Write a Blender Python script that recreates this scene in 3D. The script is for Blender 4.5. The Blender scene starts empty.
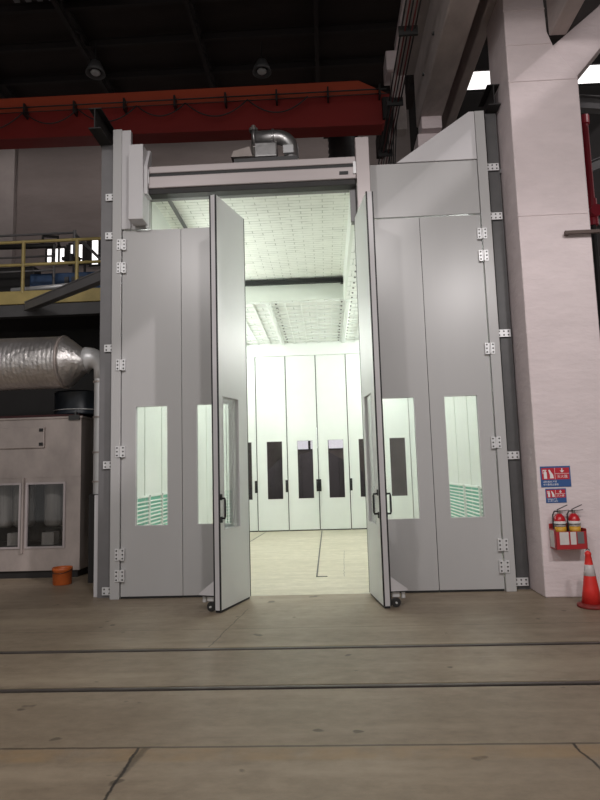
import bpy, bmesh, math, random
from mathutils import Vector, Matrix
random.seed(7)
R = math.radians
scene = bpy.context.scene
col = scene.collection

# ---------------------------------------------------------------- materials
def new_mat(name):
    m = bpy.data.materials.new(name); m.use_nodes = True
    nt = m.node_tree; b = nt.nodes['Principled BSDF']
    return m, nt, b
def mat(name, c, rough=.5, metal=0, noise=0, scale=4, bump=0, stretch=(1,1,1), c2=None, spec=.5, bscale=None):
    m, nt, b = new_mat(name)
    b.inputs['Base Color'].default_value = (*c, 1)
    b.inputs['Roughness'].default_value = rough
    b.inputs['Metallic'].default_value = metal
    b.inputs['Specular IOR Level'].default_value = spec
    if noise or bump:
        tc = nt.nodes.new('ShaderNodeTexCoord'); mp = nt.nodes.new('ShaderNodeMapping')
        mp.inputs['Scale'].default_value = stretch
        nt.links.new(tc.outputs['Object'], mp.inputs['Vector'])
        n = nt.nodes.new('ShaderNodeTexNoise'); n.inputs['Scale'].default_value = scale
        n.inputs['Detail'].default_value = 6; n.inputs['Roughness'].default_value = .6
        nt.links.new(mp.outputs[0], n.inputs['Vector'])
        if noise:
            mr = nt.nodes.new('ShaderNodeMapRange'); mr.inputs['From Min'].default_value = .3; mr.inputs['From Max'].default_value = .7
            nt.links.new(n.outputs['Fac'], mr.inputs['Value'])
            mx = nt.nodes.new('ShaderNodeMix'); mx.data_type = 'RGBA'
            c2 = c2 or tuple(v*(1-noise) for v in c)
            mx.inputs['A'].default_value = (*c2, 1); mx.inputs['B'].default_value = (*c, 1)
            nt.links.new(mr.outputs[0], mx.inputs['Factor']); nt.links.new(mx.outputs['Result'], b.inputs['Base Color'])
        if bump:
            n2 = n
            if bscale:
                n2 = nt.nodes.new('ShaderNodeTexNoise'); n2.inputs['Scale'].default_value = bscale; n2.inputs['Detail'].default_value = 5
                nt.links.new(mp.outputs[0], n2.inputs['Vector'])
            bp = nt.nodes.new('ShaderNodeBump'); bp.inputs['Strength'].default_value = bump; bp.inputs['Distance'].default_value = .03
            nt.links.new(n2.outputs['Fac'], bp.inputs['Height']); nt.links.new(bp.outputs[0], b.inputs['Normal'])
    return m
def emit(name, c, s):
    m, nt, b = new_mat(name)
    b.inputs['Base Color'].default_value = (.8, .8, .8, 1)
    b.inputs['Emission Color'].default_value = (*c, 1); b.inputs['Emission Strength'].default_value = s
    return m
def glass_mat(name, tint, refl=.12):
    m = bpy.data.materials.new(name); m.use_nodes = True; nt = m.node_tree
    nt.nodes.remove(nt.nodes['Principled BSDF'])
    t = nt.nodes.new('ShaderNodeBsdfTransparent'); t.inputs[0].default_value = (*tint, 1)
    g = nt.nodes.new('ShaderNodeBsdfGlossy'); g.inputs['Roughness'].default_value = .03
    lw = nt.nodes.new('ShaderNodeLayerWeight'); lw.inputs[0].default_value = .5
    pw = nt.nodes.new('ShaderNodeMath'); pw.operation = 'POWER'; pw.inputs[1].default_value = 4
    f = nt.nodes.new('ShaderNodeMath'); f.operation = 'MULTIPLY_ADD'; f.inputs[1].default_value = .8; f.inputs[2].default_value = .04
    nt.links.new(lw.outputs['Facing'], pw.inputs[0]); nt.links.new(pw.outputs[0], f.inputs[0])
    mx = nt.nodes.new('ShaderNodeMixShader')
    nt.links.new(f.outputs[0], mx.inputs[0]); nt.links.new(t.outputs[0], mx.inputs[1]); nt.links.new(g.outputs[0], mx.inputs[2])
    nt.links.new(mx.outputs[0], nt.nodes['Material Output'].inputs[0])
    return m
M = {}
M['paint'] = mat('grey_white_panel_paint', (.48, .475, .475), .3, 0, .07, 1.3, .02, (1, 1, .3), bscale=2.5)
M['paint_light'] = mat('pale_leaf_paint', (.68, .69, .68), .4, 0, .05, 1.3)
M['paint_face'] = mat('lighter_frame_paint', (.60, .585, .60), .35, 0, .06, 2, 0)
M['header'] = mat('header_aluminium', (.47, .42, .42), .35, .25, .08, 3, 0, (.3, 1, 1))
M['zinc'] = mat('zinc_plate', (.72, .72, .73), .35, .3)
M['bolt'] = mat('dark_bolt', (.05, .05, .05), .4, .5)
M['black'] = mat('black_rubber', (.012, .012, .013), .5)
M['dark_steel'] = mat('dark_grey_steel', (.10, .098, .10), .5, .2, .2, 5)
M['mid_steel'] = mat('mid_grey_steel', (.19, .185, .19), .45, .2, .15, 3)
M['near_black'] = mat('near_black_steel', (.02, .018, .018), .6, 0, .3, 3)
M['inner'] = mat('inner_wall_enamel', (.76, .79, .76), .35, 0, .04, 2, .01)
M['drop'] = mat('drop_panel_enamel', (.70, .74, .68), .45, 0, .05, 2)
M['green'] = mat('green_louver_enamel', (.10, .42, .30), .4)
M['tube'] = emit('lit_tube_diffuser', (.96, 1.0, .945), 12.5)
M['glass'] = glass_mat('clear_window_glass', (.975, .985, .98))
M['glass_dark'] = glass_mat('dark_window_glass', (.66, .65, .65))
M['pillar'] = mat('whitewashed_concrete', (.76, .66, .67), .8, 0, .12, 1.8, .35, (1, 1, 2.2), bscale=7)
M['pillar_side'] = M['pillar']
M['girder_conc'] = mat('grey_precast_concrete', (.50, .435, .42), .85, 0, .3, 2.5, .4, (1, .6, 1), bscale=9)
M['wall'] = mat('grey_brown_plaster', (.30, .255, .245), .9, 0, .22, 1.1, .9, (.5, 1, 1.6), bscale=2.2)
M['wall_dark'] = mat('dark_wall', (.03, .026, .026), .9, 0, .3, 1.2)  # near-black wall tone, also used for window frames
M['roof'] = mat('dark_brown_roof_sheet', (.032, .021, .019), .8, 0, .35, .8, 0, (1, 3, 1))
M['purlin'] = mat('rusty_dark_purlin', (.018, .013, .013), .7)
M['crane_red'] = mat('dark_red_crane_paint', (.30, .022, .018), .5, 0, .25, .9, 0, (.4, 1, 1))
M['crane_orange'] = mat('faded_orange_crane_paint', (.50, .075, .03), .55, 0, .25, .9, 0, (.4, 1, 1))
M['yellow'] = mat('yellow_rail_paint', (.55, .43, .16), .45, 0, .3, 3)
M['silver'] = mat('galvanised_sheet', (.62, .61, .61), .32, .9, .2, 6, .15)
M['foil'] = mat('quilted_foil', (.78, .75, .74), .36, .85, .25, 3, .6, bscale=14)
M['stainless'] = mat('brushed_stainless', (.54, .47, .44), .45, .4, .42, 1.6, .08, (1, 1, .6))
M['orange'] = mat('orange_plastic', (.62, .14, .03), .45, 0, .25, 8)
M['blue'] = mat('blue_machine_paint', (.04, .09, .20), .5, 0, .3, 4)
M['darkblue'] = mat('dark_blue_drum_paint', (.02, .028, .04), .4, 0, .3, 3)
M['red'] = mat('extinguisher_red', (.48, .012, .02), .3)
M['red_box'] = mat('red_box_paint', (.40, .025, .03), .4)
M['pipe_red'] = mat('red_pipe_paint', (.38, .02, .04), .4)
M['bar_red'] = mat('dull_red_bar', (.12, .02, .02), .5)
M['cone_red'] = mat('cone_red_rubber', (.78, .035, .028), .45, 0, .15, 10)
M['cone_base'] = mat('worn_cone_base', (.30, .03, .025), .6, 0, .4, 12)
M['white_band'] = mat('white_reflective_band', (.62, .56, .56), .4, 0, .2, 20)
M['white'] = mat('white_print', (.78, .76, .76), .5)
M['paper'] = mat('white_paper', (.66, .62, .60), .7, 0, .1, 20)
M['sign_red'] = mat('sign_red', (.50, .02, .035), .4)
M['sign_blue'] = mat('sign_blue', (.035, .10, .28), .4)
M['label_yellow'] = mat('label_yellow', (.62, .33, .03), .5)
M['brass'] = mat('valve_steel', (.3, .28, .26), .35, .8)
M['rail_steel'] = mat('worn_rail_steel', (.15, .13, .12), .45, .7, .4, 12, 0, (.3, 1, 1))
M['day'] = emit('daylit_pane', (1, .96, .95), 1.6)
M['day_dim'] = emit('daylit_pane_dim', (.86, .86, .95), 1.6)
M['wall_far'] = mat('far_brown_wall', (.30, .26, .25), .9, 0, .4, .9)
M['tarp'] = mat('grey_tarpaulin', (.12, .105, .12), .7, 0, .3, 2)
M['pilaster'] = mat('pale_grey_plaster', (.42, .37, .36), .85, 0, .15, 2)
M['lens'] = mat('unlit_lamp_lens', (.5, .5, .5), .3)
M['gauze'] = mat('pale_filter_sock', (.22, .20, .19), .6, 0, .3, 5, 0, (8, 8, .3))

# floor concrete with stains, joints and cracks
def floor_mat(name, c1, c2, joints, yellow=False, cracks=(), streak=False):
    m, nt, b = new_mat(name); N = nt.nodes.new; L = nt.links.new
    tc = N('ShaderNodeTexCoord'); b.inputs['Roughness'].default_value = .5; b.inputs['Specular IOR Level'].default_value = .4
    def noise(scale, st=(1, 1, 1), det=8, rough=.6):
        mp = N('ShaderNodeMapping'); mp.inputs['Scale'].default_value = st; L(tc.outputs['Object'], mp.inputs[0])
        n = N('ShaderNodeTexNoise'); n.inputs['Scale'].default_value = scale; n.inputs['Detail'].default_value = det; n.inputs['Roughness'].default_value = rough
        L(mp.outputs[0], n.inputs['Vector']); return n.outputs['Fac']
    def mr(v, a, b_, c=0, d=1):
        n = N('ShaderNodeMapRange'); n.inputs['From Min'].default_value = a; n.inputs['From Max'].default_value = b_
        n.inputs['To Min'].default_value = c; n.inputs['To Max'].default_value = d; L(v, n.inputs['Value']); return n.outputs[0]
    def mix(f, a, bb):
        n = N('ShaderNodeMix'); n.data_type = 'RGBA'; L(f, n.inputs['Factor'])
        for s, v in (('A', a), ('B', bb)):
            if isinstance(v, tuple): n.inputs[s].default_value = (*v, 1)
            else: L(v, n.inputs[s])
        return n.outputs['Result']
    def ma(op, a, bb, cc=None):
        n = N('ShaderNodeMath'); n.operation = op
        for i, v in enumerate((a, bb, cc)):
            if v is None: continue
            if isinstance(v, (int, float)): n.inputs[i].default_value = v
            else: L(v, n.inputs[i])
        return n.outputs[0]
    big = mr(noise(.55, (.5, 1, 1)), .32, .7)
    c = mix(big, c1, c2)
    fine = mr(noise(9, (.6, 1, 1), 8, .7), .35, .7, 0, .6)
    c = mix(fine, c, tuple(v*.62 for v in c1))
    if streak:
        s = mr(noise(1.6, (.6, 3.2, 1), 5), .45, .62, 0, .55); c = mix(s, c, tuple(v*.78 for v in c1))
    else:
        s = mr(noise(1.1, (.35, 2.5, 1), 4), .5, .68, 0, .4); c = mix(s, c, tuple(min(1, v*1.25) for v in c2))
        sp = mr(noise(3.1, (1, 1.3, 1), 2), .69, .72, 0, .8); c = mix(sp, c, tuple(v*.35 for v in c1))
    sep = N('ShaderNodeSeparateXYZ'); L(tc.outputs['Object'], sep.inputs[0]); X, Y = sep.outputs[0], sep.outputs[1]
    wob = ma('MULTIPLY', ma('SUBTRACT', noise(6, (1, 1, 1), 6), .5), .06)
    if yellow:
        d = ma('ABSOLUTE', ma('SUBTRACT', Y, 3.60), 0)
        f = mr(d, .06, .10, .42, 0); f = ma('MULTIPLY', f, mr(noise(3), .35, .6)); c = mix(f, c, (.36, .22, .09))
    for (y, w, k) in joints:
        d = ma('ABSOLUTE', ma('ADD', ma('SUBTRACT', Y, y), ma('MULTIPLY', wob, .3)), 0)
        c = mix(mr(d, w*.4, w, k, 0), c, tuple(v*.25 for v in c1))
    for (xa, ya, xb, yb, w, k) in cracks:
        # line x = xa + (y-ya)*sl
        sl = (xb-xa)/(yb-ya)
        d = ma('ABSOLUTE', ma('SUBTRACT', ma('ADD', X, wob), ma('ADD', ma('MULTIPLY', ma('SUBTRACT', Y, ya), sl), xa)), 0)
        f = mr(d, w*.4, w, k, 0)
        lo, hi = min(ya, yb), max(ya, yb)
        f = ma('MULTIPLY', f, ma('MULTIPLY', ma('GREATER_THAN', Y, lo), ma('LESS_THAN', Y, hi)))
        c = mix(f, c, (.02, .017, .015))
    L(c, b.inputs['Base Color'])
    bp = N('ShaderNodeBump'); bp.inputs['Strength'].default_value = .25; bp.inputs['Distance'].default_value = .01
    L(noise(14, (1, 1, 1), 8, .7), bp.inputs['Height']); L(bp.outputs[0], b.inputs['Normal'])
    return m
M['floor'] = floor_mat('hall_floor_concrete', (.255, .198, .140), (.365, .295, .215),
    [(3.69, .014, .8), (6.32, .012, .5), (7.45, .01, .35)], True,
    [(-1.16, 2.6, -1.165, 3.69, .012, .9), (-1.17, 3.35, -1.12, 3.69, .03, .5), (1.41, 3.0, 1.35, 3.69, .010, .9), (-1.15, 5.7, -.98, 7.2, .008, .6)])
M['floor_in'] = floor_mat('booth_floor_concrete', (.56, .51, .39), (.66, .61, .49), [], False,
    [(.20, 9.2, .28, 12.0, .008, .5), (-1.55, 13.2, -1.55, 13.3, .01, .0)], True)

def brick_mat(name, c, mort, w, h, size, axis_swap=False):
    m, nt, b = new_mat(name); tc = nt.nodes.new('ShaderNodeTexCoord')
    t = nt.nodes.new('ShaderNodeTexBrick'); t.inputs['Scale'].default_value = 1
    t.inputs['Brick Width'].default_value = w; t.inputs['Row Height'].default_value = h; t.inputs['Mortar Size'].default_value = size
    t.inputs['Mortar Smooth'].default_value = .6; t.inputs['Bias'].default_value = 0
    t.inputs['Color1'].default_value = (*c, 1); t.inputs['Color2'].default_value = (*[v*.93 for v in c], 1); t.inputs['Mortar'].default_value = (*mort, 1)
    nt.links.new(tc.outputs['Object'], t.inputs['Vector'])
    n = nt.nodes.new('ShaderNodeTexNoise'); n.inputs['Scale'].default_value = 5; nt.links.new(tc.outputs['Object'], n.inputs['Vector'])
    mx = nt.nodes.new('ShaderNodeMix'); mx.data_type = 'RGBA'
    mr = nt.nodes.new('ShaderNodeMapRange'); mr.inputs['From Min'].default_value = .35; mr.inputs['From Max'].default_value = .65; mr.inputs['To Max'].default_value = .8
    nt.links.new(n.outputs['Fac'], mr.inputs['Value']); nt.links.new(mr.outputs[0], mx.inputs['Factor'])
    nt.links.new(t.outputs['Color'], mx.inputs['A']); mx.inputs['B'].default_value = (*c, 1)
    nt.links.new(mx.outputs['Result'], b.inputs['Base Color']); b.inputs['Roughness'].default_value = .8
    return m
M['pads'] = brick_mat('brick_pattern_filter_pads', (.86, .88, .83), (.42, .44, .39), .33, .095, .009)
M['pads_low'] = brick_mat('filter_pad_cells', (.80, .82, .79), (.40, .43, .40), .33, .3, .012)

# ---------------------------------------------------------------- mesh builder
class MB:
    def __init__(s): s.bm = bmesh.new()
    def _xf(s, vs, mt=None, mi=0):
        if mt is not None: bmesh.ops.transform(s.bm, matrix=mt, verts=vs)
        for v in vs:
            for f in v.link_faces: f.material_index = mi
    def box(s, x0, x1, y0, y1, z0, z1, mi=0, mt=None):
        r = bmesh.ops.create_cube(s.bm, size=1)['verts']
        for v in r:
            v.co = Vector((x0+(v.co.x+.5)*(x1-x0), y0+(v.co.y+.5)*(y1-y0), z0+(v.co.z+.5)*(z1-z0)))
        s._xf(r, mt, mi); return s
    def cyl(s, p0, p1, r0, r1=None, n=20, mi=0, cap=True):
        r1 = r0 if r1 is None else r1
        p0, p1 = Vector(p0), Vector(p1); d = p1-p0
        r = bmesh.ops.create_cone(s.bm, cap_ends=cap, segments=n, radius1=r0, radius2=r1, depth=d.length)['verts']
        q = Vector((0, 0, 1)).rotation_difference(d.normalized()).to_matrix().to_4x4()
        s._xf(r, Matrix.Translation((p0+p1)/2) @ q, mi)
        return s
    def bar(s, p0, p1, w, h, mi=0):
        p0, p1 = Vector(p0), Vector(p1); d = (p1-p0); L = d.length; d.normalize()
        up = Vector((0, 0, 1)) if abs(d.z) < .95 else Vector((0, 1, 0))
        sd = d.cross(up).normalized(); up2 = sd.cross(d)
        mt = Matrix(((sd.x, d.x, up2.x, 0), (sd.y, d.y, up2.y, 0), (sd.z, d.z, up2.z, 0), (0, 0, 0, 1)))
        mt = Matrix.Translation((p0+p1)/2) @ mt
        return s.box(-w/2, w/2, -L/2, L/2, -h/2, h/2, mi, mt)
    def ibeam(s, p0, p1, w, h, t=.012, mi=0):
        p0, p1 = Vector(p0), Vector(p1); d = (p1-p0); L = d.length; d.normalize()
        up = Vector((0, 0, 1)) if abs(d.z) < .95 else Vector((0, 1, 0))
        sd = d.cross(up).normalized(); up2 = sd.cross(d)
        mt = Matrix.Translation((p0+p1)/2) @ Matrix(((sd.x, d.x, up2.x, 0), (sd.y, d.y, up2.y, 0), (sd.z, d.z, up2.z, 0), (0, 0, 0, 1)))
        s.box(-w/2, w/2, -L/2, L/2, h/2-t, h/2, mi, mt); s.box(-w/2, w/2, -L/2, L/2, -h/2, -h/2+t, mi, mt)
        return s.box(-t/2, t/2, -L/2, L/2, -h/2+t, h/2-t, mi, mt)
    def tube(s, pts, r, n=8, mi=0):
        pts = [Vector(p) for p in pts]; rings = []
        ref = None
        for i, p in enumerate(pts):
            d = (pts[min(i+1, len(pts)-1)]-pts[max(i-1, 0)]).normalized()
            if ref is None:
                ref = d.orthogonal().normalized()
            ref = (ref - d*ref.dot(d)).normalized(); b = d.cross(ref)
            rr = r[i] if isinstance(r, (list, tuple)) else r
            rings.append([s.bm.verts.new(p+(ref*math.cos(a)+b*math.sin(a))*rr) for a in [2*math.pi*k/n for k in range(n)]])
        for a, c in zip(rings, rings[1:]):
            for k in range(n):
                f = s.bm.faces.new((a[k], a[(k+1) % n], c[(k+1) % n], c[k])); f.material_index = mi; f.smooth = True
        for rg in (rings[0][::-1], rings[-1]):
            f = s.bm.faces.new(rg); f.material_index = mi
        return s
    def lathe(s, prof, c, n=32, mi=0, axis='z'):
        rings = []
        for r, z in prof:
            ring = []
            for k in range(n):
                a = 2*math.pi*k/n
                if axis == 'z': q = (c[0]+r*math.cos(a), c[1]+r*math.sin(a), c[2]+z)
                elif axis == 'x': q = (c[0]+z, c[1]+r*math.cos(a), c[2]+r*math.sin(a))
                ring.append(s.bm.verts.new(q))
            rings.append(ring)
        for a, b in zip(rings, rings[1:]):
            for k in range(n):
                f = s.bm.faces.new((a[k], a[(k+1) % n], b[(k+1) % n], b[k])); f.material_index = mi; f.smooth = True
        f = s.bm.faces.new(rings[0][::-1]); f.material_index = mi
        f = s.bm.faces.new(rings[-1]); f.material_index = mi
        return s
    def prism(s, pts, y0, y1, mi=0, plane='xz', mt=None):
        def P(a, b, t):
            return (a, t, b) if plane == 'xz' else ((t, a, b) if plane == 'yz' else (a, b, t))
        A = [s.bm.verts.new(P(a, b, y0)) for a, b in pts]; B = [s.bm.verts.new(P(a, b, y1)) for a, b in pts]
        fs = [s.bm.faces.new(A), s.bm.faces.new(B[::-1])]
        n = len(pts)
        for i in range(n): fs.append(s.bm.faces.new((A[i], B[i], B[(i+1) % n], A[(i+1) % n])))
        for f in fs: f.material_index = mi
        if mt is not None: bmesh.ops.transform(s.bm, matrix=mt, verts=A+B)
        return s
    def build(s, name, mats, parent=None, bevel=0, local=True, smooth=False):
        bmesh.ops.recalc_face_normals(s.bm, faces=s.bm.faces[:])
        if parent is not None and not local:
            bmesh.ops.translate(s.bm, vec=-Vector(root_of(parent).location), verts=s.bm.verts[:])
        me = bpy.data.meshes.new(name); s.bm.to_mesh(me); s.bm.free()
        for m in (mats if isinstance(mats, (list, tuple)) else [mats]): me.materials.append(m if not isinstance(m, str) else M[m])
        o = bpy.data.objects.new(name, me); col.objects.link(o)
        if parent is not None: o.parent = parent
        if smooth:
            for p in me.polygons: p.use_smooth = True
            me.set_sharp_from_angle(angle=R(40))
        if bevel:
            b = o.modifiers.new('bevel', 'BEVEL'); b.width = bevel; b.segments = 2; b.limit_method = 'ANGLE'; b.angle_limit = R(40)
        return o
def root_of(o):
    while o.parent: o = o.parent
    return o
def thing(name, label, cat, loc=(0, 0, 0), rz=0, group=None):
    o = bpy.data.objects.new(name, None); col.objects.link(o); o.location = loc; o.rotation_euler = (0, 0, rz)
    o.empty_display_size = .1
    return tag(o, label, cat, group)
def tag(o, label, cat, group=None):
    o['label'] = label; o['category'] = cat
    if group: o['group'] = group
    return o
def struct(name, mb, m, **k):
    o = mb.build(name, m, **k); o['kind'] = 'structure'; return o
def W(mb, name, m, parent, **k): return mb.build(name, m, parent, local=False, **k)
def copy_tree(o, parent=None):
    c = o.copy(); col.objects.link(c)
    if parent: c.parent = parent
    for ch in list(o.children): copy_tree(ch, c)
    return c

# ---------------------------------------------------------------- setting
D = 7.89; B = 16.04; X0 = -2.742; PW = .8233; H = 4.98
G = [5.60, 5.68, 4.62, 4.70]    # two grooves for the sunk rails
f = MB()
XL, XR = -12, 9
for (a, b) in ((-3, 4.60), (4.70, 5.58), (5.68, 7.93)): f.box(XL, XR, a, b, -.1, 0)
f.box(XL, -2.87, 7.93, 40, -.1, 0); f.box(2.33, XR, 7.93, 40, -.1, 0); f.box(-2.87, 2.33, 16.15, 40, -.1, 0)
f.box(XL, XR, 4.60, 4.70, -.1, -.05); f.box(XL, XR, 5.58, 5.68, -.1, -.05)
struct('floor', f, 'floor')
struct('floor_booth', MB().box(-2.87, 2.33, 7.93, 16.15, -.1, 0), 'floor_in')
def rail(y, label):
    t = thing('floor_rail', label, 'rail', (0, y, -.05), group='rails sunk in the floor')
    W(MB().box(XL, XR, y-.008, y+.03, -.05, .001), 'rail_head', 'rail_steel', t, bevel=.004)
    W(MB().box(XL, XR, y-.046, y-.024, -.05, -.03), 'rail_foot', 'near_black', t)
rail(5.63, 'worn steel rail sunk in the floor, the one nearer the booth doors')
rail(4.65, 'worn steel rail sunk in the floor, the one nearer the camera')
# the narrow slot in the booth floor
s = MB().bar((-.19, 15.9, .002), (-.21, 9.25, .002), .022, .008); s.box(-.22, -.05, 9.2, 9.24, 0, .005)
tag(s.build('floor_channel', 'bolt'), 'long narrow dark steel channel running down the booth floor to the back doors', 'channel')
s = MB().bar((-1.67, 15.9, .002), (-2.05, 10.8, .002), .018, .006)
tag(s.build('floor_channel', 'bolt'), 'short dark steel channel at the left of the booth floor', 'channel')

# back wall with openings
w = MB()
w.box(-14, -2.4, 17.5, 17.8, 0, 12.6); w.box(-2.4, 2.9, 17.5, 17.8, 5.2, 12.6)
struct('wall_back', w, 'wall')
struct('trim_1', MB().box(-10.6, -9.45, 17.3, 17.5, 4.6, 12.5), 'pilaster', bevel=.02)
w = MB(); w.box(2.9, 12, 17.5, 17.8, 0, 14.6)
struct('wall_side_bay', w, 'wall_dark')
struct('sun_block_right', MB().box(8, 8.2, -6, 11, 0, 10.6), 'wall')  # unseen, added and sized to keep the low sun off the lower front
struct('wall_left', MB().box(-14.2, -14, -3, 17.8, 0, 12.6), 'wall_dark')
struct('wall_far', MB().box(-8, 9, 30, 30.2, 0, 6), 'wall_far')
struct('platform_shade_sheet', MB().box(-14, -3.35, 11.9, 12.0, 0, 4.62), 'near_black')  # near-black sheet added as the shade under the platform
# windows high in the back wall, behind the platform
def window(i, x0, x1, z0, z1, y, m, nx, bar=.05):
    t = bpy.data.objects.new('window_%d' % i, None); col.objects.link(t); t['kind'] = 'structure'; t.location = (x0, y, z0)
    W(MB().box(x0, x1, y-.02, y-.01, z0, z1), 'pane', m, t)
    fm = MB()
    for k in range(nx+1):
        x = x0+(x1-x0)*k/nx; fm.box(x-bar/2, x+bar/2, y-.07, y-.02, z0, z1)
    fm.box(x0, x1, y-.07, y-.02, z0-.05, z0); fm.box(x0, x1, y-.07, y-.02, z1, z1+.05)
    W(fm, 'window_frame', 'wall_dark', t)
window(1, -8.45, -7.85, 8.15, 8.62, 17.5, 'day', 3)
window(2, -8.35+.6, -7.25, 8.1, 8.72, 17.5, 'day', 2, .12)
window(3, -7.1, -6.0, 8.05, 8.85, 17.5, 'day', 3, .16)
window(4, 4.4, 9.0, 13.1, 13.72, 17.5, 'day', 2)
window(5, -1.75, .95, 2.62, 3.7, 30, 'day_dim', 3, .12)
# dark tarpaulin heap in the hall beyond the booth
hp = MB(); n = 26
vs = {}
for i in range(n+1):
    for j in range(9):
        u = i/n*2-1; v = j/8*2-1
        z = 2.35*max(0, 1-abs(u)**2.2)*max(0, 1-v*v)**.5 + .12*math.sin(u*13+v*4)*(1-abs(u))*(1-v*v)
        vs[i, j] = hp.bm.verts.new((-.6+u*3.1, 24+v*1.4, max(0, z)))
for i in range(n):
    for j in range(8): hp.bm.faces.new((vs[i, j], vs[i+1, j], vs[i+1, j+1], vs[i, j+1]))
tag(hp.build('tarpaulin_heap', 'tarp', smooth=True), 'dark covered heap seen through the back door windows', 'heap')
# roof
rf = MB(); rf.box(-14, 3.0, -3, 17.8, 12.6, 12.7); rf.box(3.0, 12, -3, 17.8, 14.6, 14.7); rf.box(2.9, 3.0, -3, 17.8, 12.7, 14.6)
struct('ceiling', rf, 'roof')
for k in range(9):
    y = 6.2+k*1.25
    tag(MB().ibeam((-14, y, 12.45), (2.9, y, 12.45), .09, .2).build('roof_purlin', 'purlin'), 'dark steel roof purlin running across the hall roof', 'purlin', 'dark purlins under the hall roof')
for k, x in enumerate((-11.5, -8.6, -5.7, -2.8, .1, 2.6)):
    t = thing('roof_truss', 'dark steel roof truss running away from the camera under the roof', 'truss', (x, 10, 12), group='dark trusses under the hall roof')
    W(MB().bar((x, 5.5, 12.45), (x, 17.4, 12.45), .1, .1), 'top_chord', 'purlin', t)
    W(MB().bar((x, 5.5, 12.1), (x, 17.4, 12.1), .1, .1), 'bottom_chord', 'purlin', t)
    m_ = MB()
    for j in range(10):
        y = 5.6+j*1.18; m_.bar((x, y, 12.1), (x, y+.59, 12.42), .05, .05); m_.bar((x, y+.59, 12.42), (x, y+1.18, 12.1), .05, .05)
    W(m_, 'web_bracing', 'purlin', t)
# dim skylight strips in the roof, drawn as grey slats, top left
t = thing('roof_skylight', 'faint pale slatted ventilator in the dark roof at top left', 'skylight', (-6, 12, 12.3))
for k in range(9):
    W(MB().box(-6.65+k*.26, -6.53+k*.26, 11.5, 12.0, 12.2, 12.24), 'slat', 'mid_steel', t)
W(MB().box(-6.7, -4.4, 11.45, 12.05, 12.26, 12.3), 'backing', 'purlin', t)
for i, (x, y) in enumerate(((-5.35, 13.4), (-1.28, 13.7))):
    t = thing('high_bay_lamp', ['unlit round high bay lamp hanging at the left of the dark roof', 'unlit round high bay lamp hanging above the silver duct elbow'][i], 'lamp', (x, y, 11.4), group='unlit high bay lamps')
    MB().lathe([(.05, .35), (.12, .3), (.2, .12), (.24, 0), (.21, 0), (.19, .04), (.02, .08)], (0, 0, 0)).build('lamp_shade', 'dark_steel', t)
    MB().lathe([(.005, .0), (.1, .0), (.12, .03), (.1, .06), (.005, .07)], (0, 0, 0)).build('lamp_lens', 'lens', t)
    MB().cyl((0, 0, .35), (0, 0, .82), .012, n=8).build('hanger', 'bolt', t)

# ---------------------------------------------------------------- concrete pillar and overhead beams
t = thing('concrete_pillar', 'tall whitewashed concrete pillar with a raking arm, right of the booth', 'pillar', (3, 7.85, 0))
p = MB().prism([(2.55, 0), (3.45, 0), (3.47, 6.65), (3.2, 7.05), (3.12, 7.3), (3.10, 8.0), (2.57, 8.0)], 7.47, 8.25)
W(p, 'shaft', 'pillar', t, bevel=.015)
W(MB().prism([(3.44, 6.62), (5.2, 8.65), (5.2, 9.2), (3.84, 7.66), (3.16, 7.10)], 7.53, 8.0), 'raking_arm', 'pillar', t, bevel=.012)
W(MB().box(1.75, 2.56, 9.75, 10.5, 7.0, 7.28), 'corbel', 'pillar', t, bevel=.012)
for (xa, xb, z) in ((2.56, 3.11, 7.62), (2.56, 3.15, 7.12), (2.56, 3.46, 6.60), (2.55, 3.44, 4.75)):
    W(MB().box(xa, xb, 7.462, 7.475, z, z+.022), 'formwork_ridge', 'pillar', t, bevel=.005)
def beam(x0, x1, y0, y1, z0, z1, label, m='girder_conc', flange=None):
    t = thing('concrete_girder', label, 'girder', ((x0+x1)/2, y1, z0), group='precast girders overhead')
    W(MB().box(x0, x1, y0, y1, z0, z1), 'web', m, t, bevel=.02)
    if flange:
        a, b = flange; W(MB().box(a, b, y0, y1, z1, z1+.25), 'top_flange', m, t, bevel=.02)
    return t
bt = beam(1.77, 2.16, 1.5, 9.95, 7.5, 8.5, 'wide grey concrete crane girder overhead, left of the white pillar', flange=(1.45, 2.5))
W(MB().box(1.80, 2.14, 9.6, 9.95, 7.28, 7.5), 'bearing_block', 'pillar', bt, bevel=.01)
for k in range(5):
    W(MB().cyl((1.77, 5.4+k*.9, 7.85), (1.74, 5.4+k*.9, 7.85), .025, n=10), 'bolt', 'bolt', bt)
beam(2.46, 2.63, 1.5, 11.5, 8.0, 8.8, 'narrow grey concrete girder resting on top of the white pillar')
beam(3.13, 3.36, 3.0, 7.46, 7.22, 9.4, 'short grey concrete girder meeting the pillar from the front')  # made extra tall so its shadow covers the pillar's upper left
t = thing('crane_stop_post', 'pale block and narrow pale beam above the right end of the red crane', 'beam', (1.8, 13, 10.2))
W(MB().box(1.68, 2.16, 12.9, 13.5, 10.72, 11.2), 'block', 'pillar', t, bevel=.02)
W(MB().box(1.90, 2.12, 7.5, 13.0, 11.2, 11.4), 'beam', 'pillar', t, bevel=.01)
W(MB().box(1.80, 2.1, 13.0, 13.3, 9.3, 10.72), 'post', 'girder_conc', t, bevel=.01)
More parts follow.
